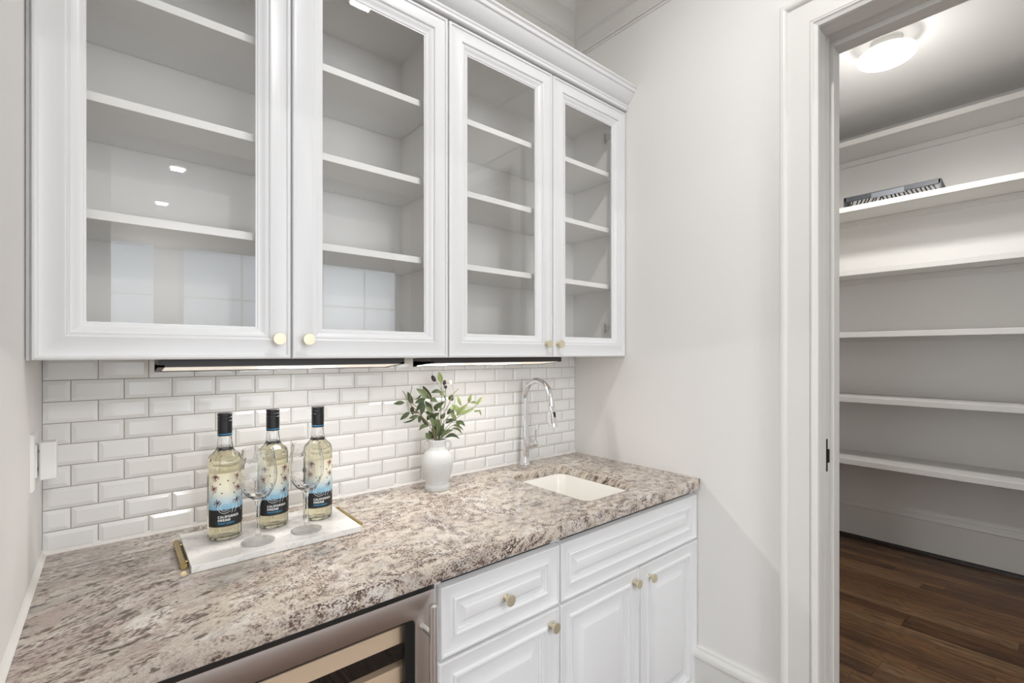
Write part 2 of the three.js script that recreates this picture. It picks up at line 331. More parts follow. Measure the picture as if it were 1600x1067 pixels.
function upperCabinet(x0, x1, doors, label) {
  const c = thing('glass_door_cabinet', label, 'cabinet', [x0, 0, 0.002]);
  const w = x1 - x0, B = M.cabinetIn, t = 0.017, zf = UZ - DT - 0.004;
  part(c, 'side_panel', box(0, t, UB + 0.001, UT, 0, zf), B); part(c, 'side_panel', box(w - t, w, UB + 0.001, UT, 0, zf), B);
  part(c, 'back_panel', box(t, w - t, UB + 0.001, UT, 0, 0.008), B);
  part(c, 'top_panel', box(t, w - t, 2.428, UT, 0.008, zf), B); part(c, 'bottom_panel', box(t, w - t, UB + 0.001, UB + 0.02, 0.008, zf), B);
  for (const y of [2.177, 1.935, 1.69]) part(c, 'shelf', box(t + 0.001, w - t - 0.001, y - 0.0195, y, 0.009, 0.262, 0.001, 1), M.shelfEdge);
  doors.forEach(([a, b, kx, hinge]) => {
    const d = part(c, 'door', frame(a - x0, b - x0, UB, 2.4435, glassDoorProf.map(([t, z]) => [t, z * 1.3]), -DT), M.cabinet); d.position.z = UZ - 0.002;
    part(d, 'glass_pane', box(a - x0 + 0.0775, b - x0 - 0.0775, UB + 0.0775, 2.4435 - 0.0775, -0.0165, -0.0135), M.pane);
    knob(d, kx - x0, 1.4268, -0.0035);
    const hx = hinge > 0 ? w - t : t;
    for (const y of [2.357, 1.503]) { const h = part(c, 'hinge', hingeGeo, M.nickel); h.position.set(hx, y, 0.235); if (hinge < 0) h.rotation.z = Math.PI; }
  });
  return c;
}
upperCabinet(0.006, 0.9385, [[0.0091, 0.4734, 0.4419, -1], [0.4764, 0.9375, 0.5111, 1]], 'white wall cabinet with two glass doors, the one in the left corner');
upperCabinet(0.9395, 1.847, [[0.9408, 1.399, 1.3689, -1], [1.403, 1.8465, 1.4299, 1]], 'white wall cabinet with two glass doors, against the right wall above vase and faucet');
tag(struct('cabinet_crown_molding', extr([[0.28, 2.449], [0.309, 2.449], [0.3125, 2.4515], [0.3125, 2.456], [0.31, 2.4585], [0.31, 2.463], [0.313, 2.466], [0.313, 2.473], [0.319, 2.476], [0.328, 2.484], [0.337, 2.494], [0.344, 2.505], [0.347, 2.512], [0.352, 2.514], [0.354, 2.519], [0.354, 2.525], [0.359, 2.528], [0.3605, 2.5305], [0.3605, 2.5355], [0.27, 2.5355]], 0.001, R - 0.001, 'x'), M.cabinet), 'white crown moulding running along the top of the glass-door cabinets', 'molding').userData.kind = undefined;
{ // bare filler strip against the left wall
  const f = thing('filler_strip', 'narrow white filler strip between left wall and first glass door', 'trim', [0, 0, 0]);
  part(f, 'strip', box(0.0008, 0.0058, UB, 2.449, 0.24, 0.284), M.cabinet);
}
// under-cabinet lights
const glowWarm = new THREE.MeshStandardMaterial({ color: '#fff4e4', emissive: new THREE.Color(1, 0.93, 0.82), emissiveIntensity: 0.4, roughness: 0.5 });
function underLight(x0, x1, spots, label) {
  const t = thing('under_cabinet_light', label, 'light', [x0, 0, 0]);
  const w = x1 - x0;
  const slope = z => 1.3598 - (0.27 - z) * 0.105;       // the underside drops towards the back, so the lens shows below the front plate
  part(t, 'housing', merge([extr([[0.27, 1.3772], [0.27, 1.3598], [0.262, slope(0.262) + 0.001], [0.162, slope(0.162) + 0.001], [0.162, slope(0.162) - 0.0018], [0.155, slope(0.155) - 0.0018], [0.155, 1.3772]], 0, w, 'x'), ...[0, w - 0.012].map(x => extr([[0.27, 1.365], [0.27, 1.36], [0.155, slope(0.155) - 0.0018], [0.155, 1.365]], x, x + 0.012, 'x'))]), M.bronze);
  part(t, 'lens', extr([[0.262, slope(0.262) + 0.001], [0.262, slope(0.262)], [0.1625, slope(0.1625)], [0.1625, slope(0.1625) + 0.001]], 0.013, w - 0.013, 'x'), glowWarm, 'glowing white diffuser');
  for (const s of spots) {
    part(t, 'lamp', new THREE.SphereGeometry(1, 24, 12).scale(0.05, 0.002, 0.042).rotateX(-0.105).translate(s - x0, slope(0.212), 0.212), new THREE.MeshStandardMaterial({ color: '#fff', emissive: new THREE.Color(1, 0.95, 0.86), emissiveIntensity: 4 }), 'bright lamp spot');
    areaLight(WARM, K_PUCK, 0.16, 0.05, [s, 1.345, 0.2], [s, 0.345, -0.3]);
    areaLight(WARM, K_FRONT * 52 / spots.length / 26, 0.2, 0.012, [s, 1.3475, 0.18], [s, 0.5475, 0.78]);   // each lamp also throws light down and forward
  }
  return t;
}
underLight(0.205, 0.803, [0.525], 'dark bronze light bar under the left glass-door cabinet, above the bottles');
underLight(0.8935, 1.48, [0.98, 1.226], 'dark bronze light bar under the right glass-door cabinet, above vase');

// ------------------------------------------------------------------ granite worktop and sink
{
  const s = new THREE.Shape(); s.moveTo(0.001, 0.009); s.lineTo(R - 0.001, 0.009); s.lineTo(R - 0.001, 0.648); s.lineTo(0.001, 0.648); s.closePath();
  const h = new THREE.Path(), x0 = 1.298, x1 = 1.585, z0 = 0.164, z1 = 0.562, q = 0.035;
  h.moveTo(x0 + q, z0); h.lineTo(x1 - q, z0); h.quadraticCurveTo(x1, z0, x1, z0 + q); h.lineTo(x1, z1 - q); h.quadraticCurveTo(x1, z1, x1 - q, z1); h.lineTo(x0 + q, z1); h.quadraticCurveTo(x0, z1, x0, z1 - q); h.lineTo(x0, z0 + q); h.quadraticCurveTo(x0, z0, x0 + q, z0);
  s.holes.push(h);
  const b = 0.004;
  let g = new THREE.ExtrudeGeometry(s, { depth: 0.042 - 2 * b, bevelEnabled: true, bevelThickness: b, bevelSize: b, bevelOffset: -b, bevelSegments: 3, curveSegments: 8 });
  g.rotateX(Math.PI / 2); g.translate(0, 0.914 - b, 0);
  g = worldUV(toCreasedNormals(g, 0.5));
  // the cut edge continues the pattern downwards
  const p = g.attributes.position, n = g.attributes.normal, uv = g.attributes.uv;
  for (let i = 0; i < p.count; i++) if (Math.abs(n.getY(i)) < 0.75) uv.setXY(i, p.getX(i) + (Math.abs(n.getX(i)) > 0.7 ? 0.3 * p.getZ(i) : 0), p.getZ(i) + 0.19 + 0.914 - p.getY(i));
  const w = struct('granite_worktop', g, M.granite); delete w.userData.kind;
  tag(w, 'speckled cream and brown granite worktop with polished front edge', 'countertop');
  const sk = thing('undermount_sink', 'white undermount bar sink set into the granite near the faucet', 'sink', [1.4415, 0.884, 0.363]);
  const bowl = [], dep = [[0.003, 0], [0.006, -0.004], [0.014, -0.1], [0.022, -0.135], [0.05, -0.148], [0.09, -0.15]];
  const ring = (ins, y, out) => { const hw = 0.1432 - ins, hd = 0.1987 - ins, c = 0.035, L = []; for (const [sx, sz, a0] of [[1, 1, 0], [-1, 1, 1], [-1, -1, 2], [1, -1, 3]]) for (let k = 0; k <= 6; k++) { const a = (a0 + k / 6) * Math.PI / 2; L.push([sx * (hw - c) + c * Math.cos(a), y, sz * (hd - c) + c * Math.sin(a)]); } return L; };
  const loops = [ring(0, -0.012, 0), ring(0, 0, 0), ...dep.map(([i, y]) => ring(i, y, 0))], v = [], idx = [], m = loops[0].length;
  loops.forEach(L => L.forEach(q2 => v.push(...q2)));
  for (let k = 0; k < loops.length - 1; k++) for (let i = 0; i < m; i++) { const a = k * m + i, b2 = k * m + (i + 1) % m; idx.push(a, b2, b2 + m, a, b2 + m, a + m); }
  const last = (loops.length - 1) * m, ci = v.length / 3; v.push(0, -0.152, 0); for (let i = 0; i < m; i++) idx.push(last + i, last + (i + 1) % m, ci);
  const sg = new THREE.BufferGeometry(); sg.setAttribute('position', new THREE.Float32BufferAttribute(v, 3)); sg.setIndex(idx); sg.computeVertexNormals();
  part(sk, 'basin', worldUV(toCreasedNormals(sg, 0.8)), M.porcelain);
  part(sk, 'drain', lathe([[0, 0.003], [0.02, 0.003], [0.024, 0.0055], [0.043, 0.0045], [0.045, 0.001], [0.045, 0]], 32).translate(0, -0.152, 0), M.chrome);
}

// ------------------------------------------------------------------ base cabinets
const BZ = 0.638;
const doorProf = [[0, -0.005], [0.002, -0.001], [0.005, 0], [0.0075, -0.001], [0.009, -0.004], [0.012, -0.005], [0.026, -0.0075], [0.038, -0.0085], [0.0425, -0.0075], [0.0455, -0.003], [0.049, -0.0015], [0.053, -0.003], [0.056, -0.0075], [0.062, -0.009], [0.063, -0.012], [0.0685, -0.0125], [0.0695, -0.015], [0.073, -0.0145], [0.1, -0.007], [0.1035, -0.005], [0.108, -0.0045]];
const drawerProf = [[0, -0.005], [0.002, -0.001], [0.005, 0], [0.0075, -0.001], [0.009, -0.004], [0.012, -0.005], [0.022, -0.0075], [0.032, -0.0085], [0.0365, -0.0075], [0.039, -0.003], [0.042, -0.0015], [0.045, -0.0025], [0.0475, -0.0065], [0.0525, -0.0075], [0.0535, -0.0105], [0.0575, -0.011], [0.058, -0.013], [0.061, -0.0125], [0.07, -0.0065], [0.071, -0.005], [0.0735, -0.0045]];
function front(parent, name, x0, x1, y0, y1, prof) { const d = part(parent, name, frame(x0, x1, y0, y1, prof, -0.022, true), M.cabinet); d.position.z = BZ; return d; }
function baseCarcass(name, label, x0, x1) {
  const c = thing(name, label, 'cabinet', [0, 0, 0]);
  part(c, 'carcass', merge([box(x0, x0 + 0.017, 0.1, 0.871, 0.02, 0.615), box(x1 - 0.017, x1, 0.1, 0.871, 0.02, 0.615), box(x0 + 0.017, x1 - 0.017, 0.1, 0.117, 0.02, 0.615), box(x0 + 0.017, x1 - 0.017, 0.1, 0.871, 0.02, 0.03), box(x0 + 0.017, x1 - 0.017, 0.855, 0.871, 0.58, 0.615), box(x0 + 0.017, x1 - 0.017, 0.665, 0.69, 0.59, 0.615)]), M.cabinet);
  part(c, 'toe_kick', box(x0, x1, 0, 0.1, 0.53, 0.545), M.cabinet);
  return c;
}
{
  const a = baseCarcass('drawer_cabinet', 'white base cabinet with one drawer over a door, next to the wine cooler', 0.702, 1.097);
  const d = front(a, 'drawer', 0.7055, 1.0955, 0.684, 0.8525, drawerProf); knob(d, 0.9005, 0.7655, -0.0045);
  const e = front(a, 'door', 0.7, 1.0945, 0.113, 0.6775, doorProf); knob(e, 1.066, 0.633, -0.007);
  const b = baseCarcass('sink_cabinet', 'white base cabinet with long false drawer and two doors, under the sink', 1.0985, 1.846);
  front(b, 'drawer', 1.0995, 1.8455, 0.684, 0.8525, drawerProf);
  const l = front(b, 'door', 1.0975, 1.476, 0.113, 0.6775, doorProf); knob(l, 1.4525, 0.634, -0.007);
  const r = front(b, 'door', 1.479, 1.8475, 0.113, 0.6775, doorProf); knob(r, 1.5365, 0.6285, -0.0055);
}
// wine cooler
{
  const c = thing('wine_cooler', 'stainless steel under-counter wine cooler with wooden rack fronts', 'wine cooler', [0, 0, 0]);
  const x0 = 0.102, x1 = 0.697, y0 = 0.11, y1 = 0.858;
  part(c, 'cabinet', merge([box(x0 + 0.004, x0 + 0.03, 0.02, 0.868, 0.04, 0.59), box(x1 - 0.03, x1 - 0.004, 0.02, 0.868, 0.04, 0.59), box(x0 + 0.03, x1 - 0.03, 0.84, 0.868, 0.04, 0.59), box(x0 + 0.03, x1 - 0.03, 0.02, 0.12, 0.04, 0.59), box(x0 + 0.03, x1 - 0.03, 0.12, 0.84, 0.04, 0.06)]), M.interior);
  part(c, 'gasket', frame(x0 + 0.004, x1 - 0.004, y0, 0.868, [[0, 0], [0.05, 0]], -0.014), M.rubber).position.z = 0.604;
  const d = part(c, 'door_frame', (() => {
    const s = new THREE.Shape(); s.moveTo(x0, y0); s.lineTo(x1, y0); s.lineTo(x1, y1 - 0.008); s.lineTo(x0, y1 - 0.008); s.closePath();
    const h = new THREE.Path(), a = x0 + 0.05, b = x1 - 0.05, e = y0 + 0.09, f = 0.7975, q = 0.015; h.moveTo(a + q, e); h.lineTo(b - q, e); h.quadraticCurveTo(b, e, b, e + q); h.lineTo(b, f - q); h.quadraticCurveTo(b, f, b - q, f); h.lineTo(a + q, f); h.quadraticCurveTo(a, f, a, f - q); h.lineTo(a, e + q); h.quadraticCurveTo(a, e, a + q, e); s.holes.push(h);
    const g = new THREE.ExtrudeGeometry(s, { depth: 0.018, bevelEnabled: true, bevelThickness: 0.0015, bevelSize: 0.0015, bevelOffset: -0.0015, bevelSegments: 2 }); g.translate(0, 0, 0.6055); return worldUV(toCreasedNormals(g, 0.4));
  })(), M.steel, 'brushed stainless door frame');
  part(d, 'window_border', merge([box(x0 + 0.046, x0 + 0.075, y0 + 0.086, 0.8, 0.608, 0.6215, 0.001, 1), box(x1 - 0.0735, x1 - 0.046, y0 + 0.086, 0.8, 0.608, 0.6215, 0.001, 1), box(x0 + 0.07, x1 - 0.07, 0.7935, 0.802, 0.608, 0.6215, 0.001, 1), box(x0 + 0.07, x1 - 0.07, y0 + 0.086, y0 + 0.114, 0.608, 0.6215, 0.001, 1)]), M.black);
  part(d, 'glass_pane', box(x0 + 0.07, x1 - 0.07, y0 + 0.11, 0.796, 0.612, 0.616), M.pane);
  part(d, 'handle', merge([tube([[0.664, 0.18, 0.675], [0.664, 0.5, 0.675], [0.664, 0.842, 0.675]], 0.0095, 8, 20), lathe([[0, 0.0035], [0.006, 0.0028], [0.0095, 0]], 20).translate(0.664, 0.842, 0.675), lathe([[0.0095, 0], [0.006, -0.0028], [0, -0.0035]], 20).translate(0.664, 0.18, 0.675), tube([[0.664, 0.775, 0.622], [0.664, 0.775, 0.67]], 0.0065, 4, 14), tube([[0.664, 0.25, 0.622], [0.664, 0.25, 0.67]], 0.0065, 4, 14)]), std('#e8e6e3', 0.32, { metalness: 0.9 }), 'round brushed bar handle');
  for (const y of [0.7545, 0.6655, 0.5765, 0.4875, 0.3985, 0.3095]) { const rk = part(c, 'rack', box(x0 + 0.034, x1 - 0.034, y - 0.019, y + 0.0195, 0.572, 0.594, 0.002, 1), M.beech, 'pale wooden rack front'); part(rk, 'wire_shelf', merge([...Array(9)].map((_, i) => tube([[x0 + 0.06 + i * 0.06, y - 0.005, 0.09], [x0 + 0.06 + i * 0.06, y - 0.005, 0.58]], 0.003, 2, 6))), M.nickel); }
  const f = thing('cooler_filler', 'white filler panel left of the wine cooler', 'panel', [0, 0, 0]); part(f, 'board', box(0.002, 0.099, 0.0, 0.871, 0.5, 0.62, 0.001, 1), M.cabinet);
}

// ------------------------------------------------------------------ things on the worktop
const BT = 0.93;
{
  const b = thing('serving_board', 'white marble serving board with brass end handles carrying bottles and glasses', 'tray', [0.4485, 0.914, 0.2275]);
  part(b, 'slab', worldUV(box(-0.19, 0.19, 0.0006, 0.016, -0.1185, 0.1185, 0.0012, 2)), M.marble);
  for (const s of [-1, 1]) part(b, 'handle', merge([tube([[s * 0.2, 0.0085, -0.078], [s * 0.2, 0.0085, 0.078]], 0.0062, 6, 18), ...[-0.082, 0.082].map(z => lathe([[0, -0.005], [0.0062, -0.005], [0.007, -0.0035], [0.007, 0.0035], [0.0062, 0.005], [0, 0.005]], 18).rotateX(Math.PI / 2).translate(s * 0.2, 0.0085, z)), ...[-0.06, 0.06].map(z => tube([[s * 0.189, 0.0085, z], [s * 0.2, 0.0085, z]], 0.003, 2, 10))]), M.brassDark, 'brass bar handle');
}
// wine bottles
function labelTexture() {
  const W = 768, H = 940, K = H / 640, c = document.createElement('canvas'); c.width = W; c.height = H; const x = c.getContext('2d'), r = rng(9);
  const gr = x.createLinearGradient(0, 0, 0, H); gr.addColorStop(0, '#efe6c6'); gr.addColorStop(0.28, '#ece9da'); gr.addColorStop(0.46, '#c9d8dc'); gr.addColorStop(0.66, '#86b6d0'); x.fillStyle = gr; x.fillRect(0, 0, W, H);
  const rg = x.createRadialGradient(330, 220, 10, 330, 220, 300); rg.addColorStop(0, 'rgba(255,250,225,0.95)'); rg.addColorStop(1, 'rgba(255,245,215,0)'); x.fillStyle = rg; x.fillRect(0, 0, W, H);
  const palm = (px, py, s, col, bx, by) => {
    x.strokeStyle = col; x.lineCap = 'round'; x.lineWidth = 4; x.beginPath(); x.moveTo(px, py); x.quadraticCurveTo((px + bx) / 2 + 10, (py + by) / 2 - 12, bx, by); x.stroke();
    for (let i = 0; i < 13; i++) { const a = i / 13 * 6.283 + r() * 0.4, l = s * (0.7 + 0.5 * r()); x.lineWidth = 9; x.beginPath(); x.moveTo(px, py); x.quadraticCurveTo(px + Math.cos(a) * l * 0.6, py + Math.sin(a) * l * 0.6 - 7, px + Math.cos(a) * l, py + Math.sin(a) * l + 8); x.stroke(); }
  };
  for (const [a, b, s, col, bx, by] of [[150, 40, 62, '#5a2530', 40, 150], [520, 50, 70, '#6a2330', 440, 170], [120, 180, 70, '#6b3138', 70, 300], [530, 190, 66, '#5a2430', 610, 190], [190, 350, 66, '#43262f', 150, 430], [500, 340, 66, '#4a2731', 540, 430], [668, 110, 60, '#5a2530', 730, 220], [680, 300, 58, '#44283a', 650, 430]]) palm(a, b * K, s, col, bx, by * K);
  x.fillStyle = '#6a4438'; for (const [a, b] of [[230, 125], [440, 130], [255, 235], [450, 245], [350, 90]]) { x.beginPath(); x.arc(a, b * K, 13, 0, 7); x.fill(); }
  x.fillStyle = '#211f20'; x.fillRect(0, 645, W, H - 645);
  for (let i = 0; i < W; i += 6) x.fillRect(i, 645 - r() * 12, 6, 16);
  x.strokeStyle = '#e8eef0'; x.lineWidth = 7; x.beginPath(); x.arc(300, 590, 112, 0.75, 5.6); x.stroke(); x.beginPath(); x.arc(300, 590, 74, 0.8, 5.5); x.stroke();
  x.beginPath(); x.moveTo(410, 705); x.lineTo(478, 440); x.stroke();
  x.beginPath(); x.moveTo(462, 705); x.lineTo(528, 500); x.lineTo(594, 705); x.moveTo(488, 640); x.lineTo(570, 640); x.stroke();
  x.fillStyle = '#f3f3f1'; x.font = 'bold 58px sans-serif'; x.fillText('CALIFORNIA', 188, 785); x.fillText('DREAM', 188, 842);
  x.fillStyle = '#2f9fd0'; x.font = 'bold 38px sans-serif'; x.fillText('PINOT GRIGIO', 190, 892);
  const t = new THREE.CanvasTexture(c); t.colorSpace = THREE.SRGBColorSpace; t.wrapS = THREE.RepeatWrapping; return t;
}
{
  const glass = phy('#ffffff', 0.0, { transmission: 1, thickness: 0.01, ior: 1.5, attenuationColor: new THREE.Color('#eef0dc'), attenuationDistance: 0.08 });
  const wine = phy('#ffffff', 0.0, { transmission: 1, thickness: 0.05, ior: 1.34, attenuationColor: new THREE.Color('#f3e6ae'), attenuationDistance: 0.12 });
  const labelM = std('#ffffff', 0.45, { map: labelTexture(), side: THREE.DoubleSide });
  const backM = std('#efeddf', 0.5, { side: THREE.DoubleSide });
  const cap = phy('#141315', 0.28), band = phy('#2d8fc0', 0.35);
  const bez = (p, n) => new THREE.CubicBezierCurve(...p.map(q => new THREE.Vector2(...q))).getPoints(n).map(q => [q.x, q.y]);
  const outer = [[0.033, 0.0], [0.036, 0.0012], [0.0376, 0.004], [0.038, 0.009], [0.038, 0.1], ...bez([[0.038, 0.188], [0.0378, 0.216], [0.0192, 0.206], [0.0168, 0.232]], 22), [0.0158, 0.242], [0.0152, 0.252], [0.0148, 0.302]];
  const inner = [[0.0122, 0.302], [0.0126, 0.252], [0.0133, 0.242], ...bez([[0.0142, 0.231], [0.0166, 0.2045], [0.0352, 0.2145], [0.0354, 0.1875]], 22), [0.0354, 0.1], [0.0354, 0.012], [0.034, 0.0085], [0.026, 0.007]];
  const gGeo = lathe([[0, 0.008], [0.018, 0.006], [0.028, 0.0012], ...outer, ...inner, [0.014, 0.0125], [0, 0.0155]], 64, 0.9);
  const wGeo = lathe([[0, 0.0152], [0.014, 0.0122], [0.026, 0.0068], [0.0342, 0.0082], [0.0357, 0.0118], [0.0357, 0.1], ...bez([[0.0142, 0.231], [0.0166, 0.2045], [0.0352, 0.2145], [0.0354, 0.1875]], 22).reverse().map(([r, y]) => [r + 0.0003, y]).filter(q => q[1] < 0.2262), [0.0143, 0.2265], [0, 0.2265]], 64, 0.9);
  const strip = (r, h0, h1, a0, a1) => { const g = new THREE.CylinderGeometry(r, r, h1 - h0, 40, 1, true, a0, a1 - a0); g.translate(0, (h0 + h1) / 2, 0); return g; };
  function makeBottle(label, x, z, turn) {
    const b = thing('wine_bottle', label, 'wine bottle', [x, BT, z], turn, 'white wine bottles on the marble board');
    part(b, 'glass', gGeo, glass); part(b, 'wine', wGeo, wine, 'pale straw coloured wine');
    part(b, 'label', strip(0.03825, 0.035, 0.166, -1.4, 1.4), labelM, 'palm tree label with black lower band');
    part(b, 'back_label', strip(0.03825, 0.05, 0.15, Math.PI - 0.6, Math.PI + 0.6), backM);
    part(b, 'screw_cap', lathe([[0.0152, 0.254], [0.0163, 0.2545], [0.0163, 0.292], [0.0157, 0.2928], [0.0157, 0.2942], [0.0164, 0.295], [0.0164, 0.3005], [0.0158, 0.3012], [0.0158, 0.303], [0.0164, 0.3038], [0.0164, 0.3095], [0.0155, 0.311], [0, 0.3112]], 48, 0.5), cap, 'black screw cap');
    part(b, 'cap_ring', lathe([[0.0162, 0.2575], [0.01655, 0.2577], [0.01655, 0.2597], [0.0162, 0.26]], 40), band, 'blue ring on the cap');
    return b;
  }
  const b0 = makeBottle('white wine bottle standing leftmost on the marble board', 0.3454, 0.193, 0);
  const face = (x, z) => Math.atan2(0.1292 - x, 1.5795 - z);
  b0.rotation.y = face(0.3454, 0.193) + 0.3;
  for (const [x, z, a, l] of [[0.4595, 0.181, 0.34, 'white wine bottle standing in the middle of the three, behind a glass'], [0.572, 0.197, 0.42, 'white wine bottle standing rightmost on the marble board']]) {
    const c = b0.clone(); c.name = numbered('wine_bottle'); c.position.set(x, BT, z); c.rotation.y = face(x, z) + a; c.userData = { ...b0.userData, label: l }; scene.add(c);
  }
  // wine glasses
  const gm = phy('#ffffff', 0.0, { transmission: 1, thickness: 0.002, ior: 1.47 });
  const gl = thing('wine_glass', 'empty stemmed wine glass on the board front, left of the two', 'wine glass', [0.4014, BT, 0.2862], 0, 'stemmed wine glasses on the marble board');
  const ow = smoothPts([[0.0365, 0.001], [0.0362, 0.0025], [0.022, 0.0042], [0.009, 0.0095], [0.0052, 0.024], [0.0042, 0.05], [0.0045, 0.08], [0.0065, 0.096], [0.013, 0.105], [0.027, 0.117], [0.0385, 0.138], [0.0425, 0.163], [0.0405, 0.19], [0.0365, 0.216], [0.0345, 0.2275]], 70);
  const iw = smoothPts([[0.0332, 0.2275], [0.0352, 0.216], [0.0392, 0.19], [0.0412, 0.163], [0.0372, 0.138], [0.0256, 0.1185], [0.012, 0.1085], [0.0, 0.1065]], 40);
  part(gl, 'glass', lathe([[0, -0.0006], [0.036, -0.0006], ...ow, ...iw], 56, 1.0), gm);
  const g2c = gl.clone(); g2c.name = numbered('wine_glass'); g2c.position.set(0.5159, BT, 0.2829); g2c.userData = { ...gl.userData, label: 'empty stemmed wine glass on the board front, right of the two' }; scene.add(g2c);
}
// vase
const VX = 1.0071, VZ = 0.1213;
{
  const nV = noise2(91), chalk = std('#cfcfcd', 0.9, { bumpScale: 0.0012, bumpMap: dataTex(256, 256, (u, v) => { const k = 128 + 100 * fbm(nV, u * 18, v * 18, 4); return [k, k, k]; }, { srgb: false }) });
  const v = thing('vase', 'chalky white two-handled vase standing on granite by the tiles', 'vase', [VX, 0.914, VZ], -YAW);
  const prof = smoothPts([[0.0, 0.0005], [0.04, 0.0005], [0.0435, 0.004], [0.0438, 0.01], [0.0405, 0.0195], [0.0405, 0.026], [0.0455, 0.045], [0.052, 0.068], [0.0555, 0.09], [0.0535, 0.11], [0.0455, 0.127], [0.0355, 0.138], [0.0312, 0.148], [0.0305, 0.16], [0.0308, 0.171], [0.0302, 0.174]], 60);
  const inn = smoothPts([[0.028, 0.174], [0.0265, 0.16], [0.0268, 0.145], [0.034, 0.128], [0.047, 0.1], [0.046, 0.06], [0.034, 0.02], [0.0, 0.015]], 30);
  part(v, 'body', lathe([...prof, ...inn], 64, 1.2), chalk);
  for (const s of [-1, 1]) part(v, 'handle', tube([[s * 0.029, 0.166, 0], [s * 0.036, 0.17, 0], [s * 0.0445, 0.166, 0], [s * 0.0475, 0.156, 0], [s * 0.044, 0.146, 0], [s * 0.038, 0.138, 0], [s * 0.034, 0.136, 0]], 0.0042, 28, 12), chalk);
}
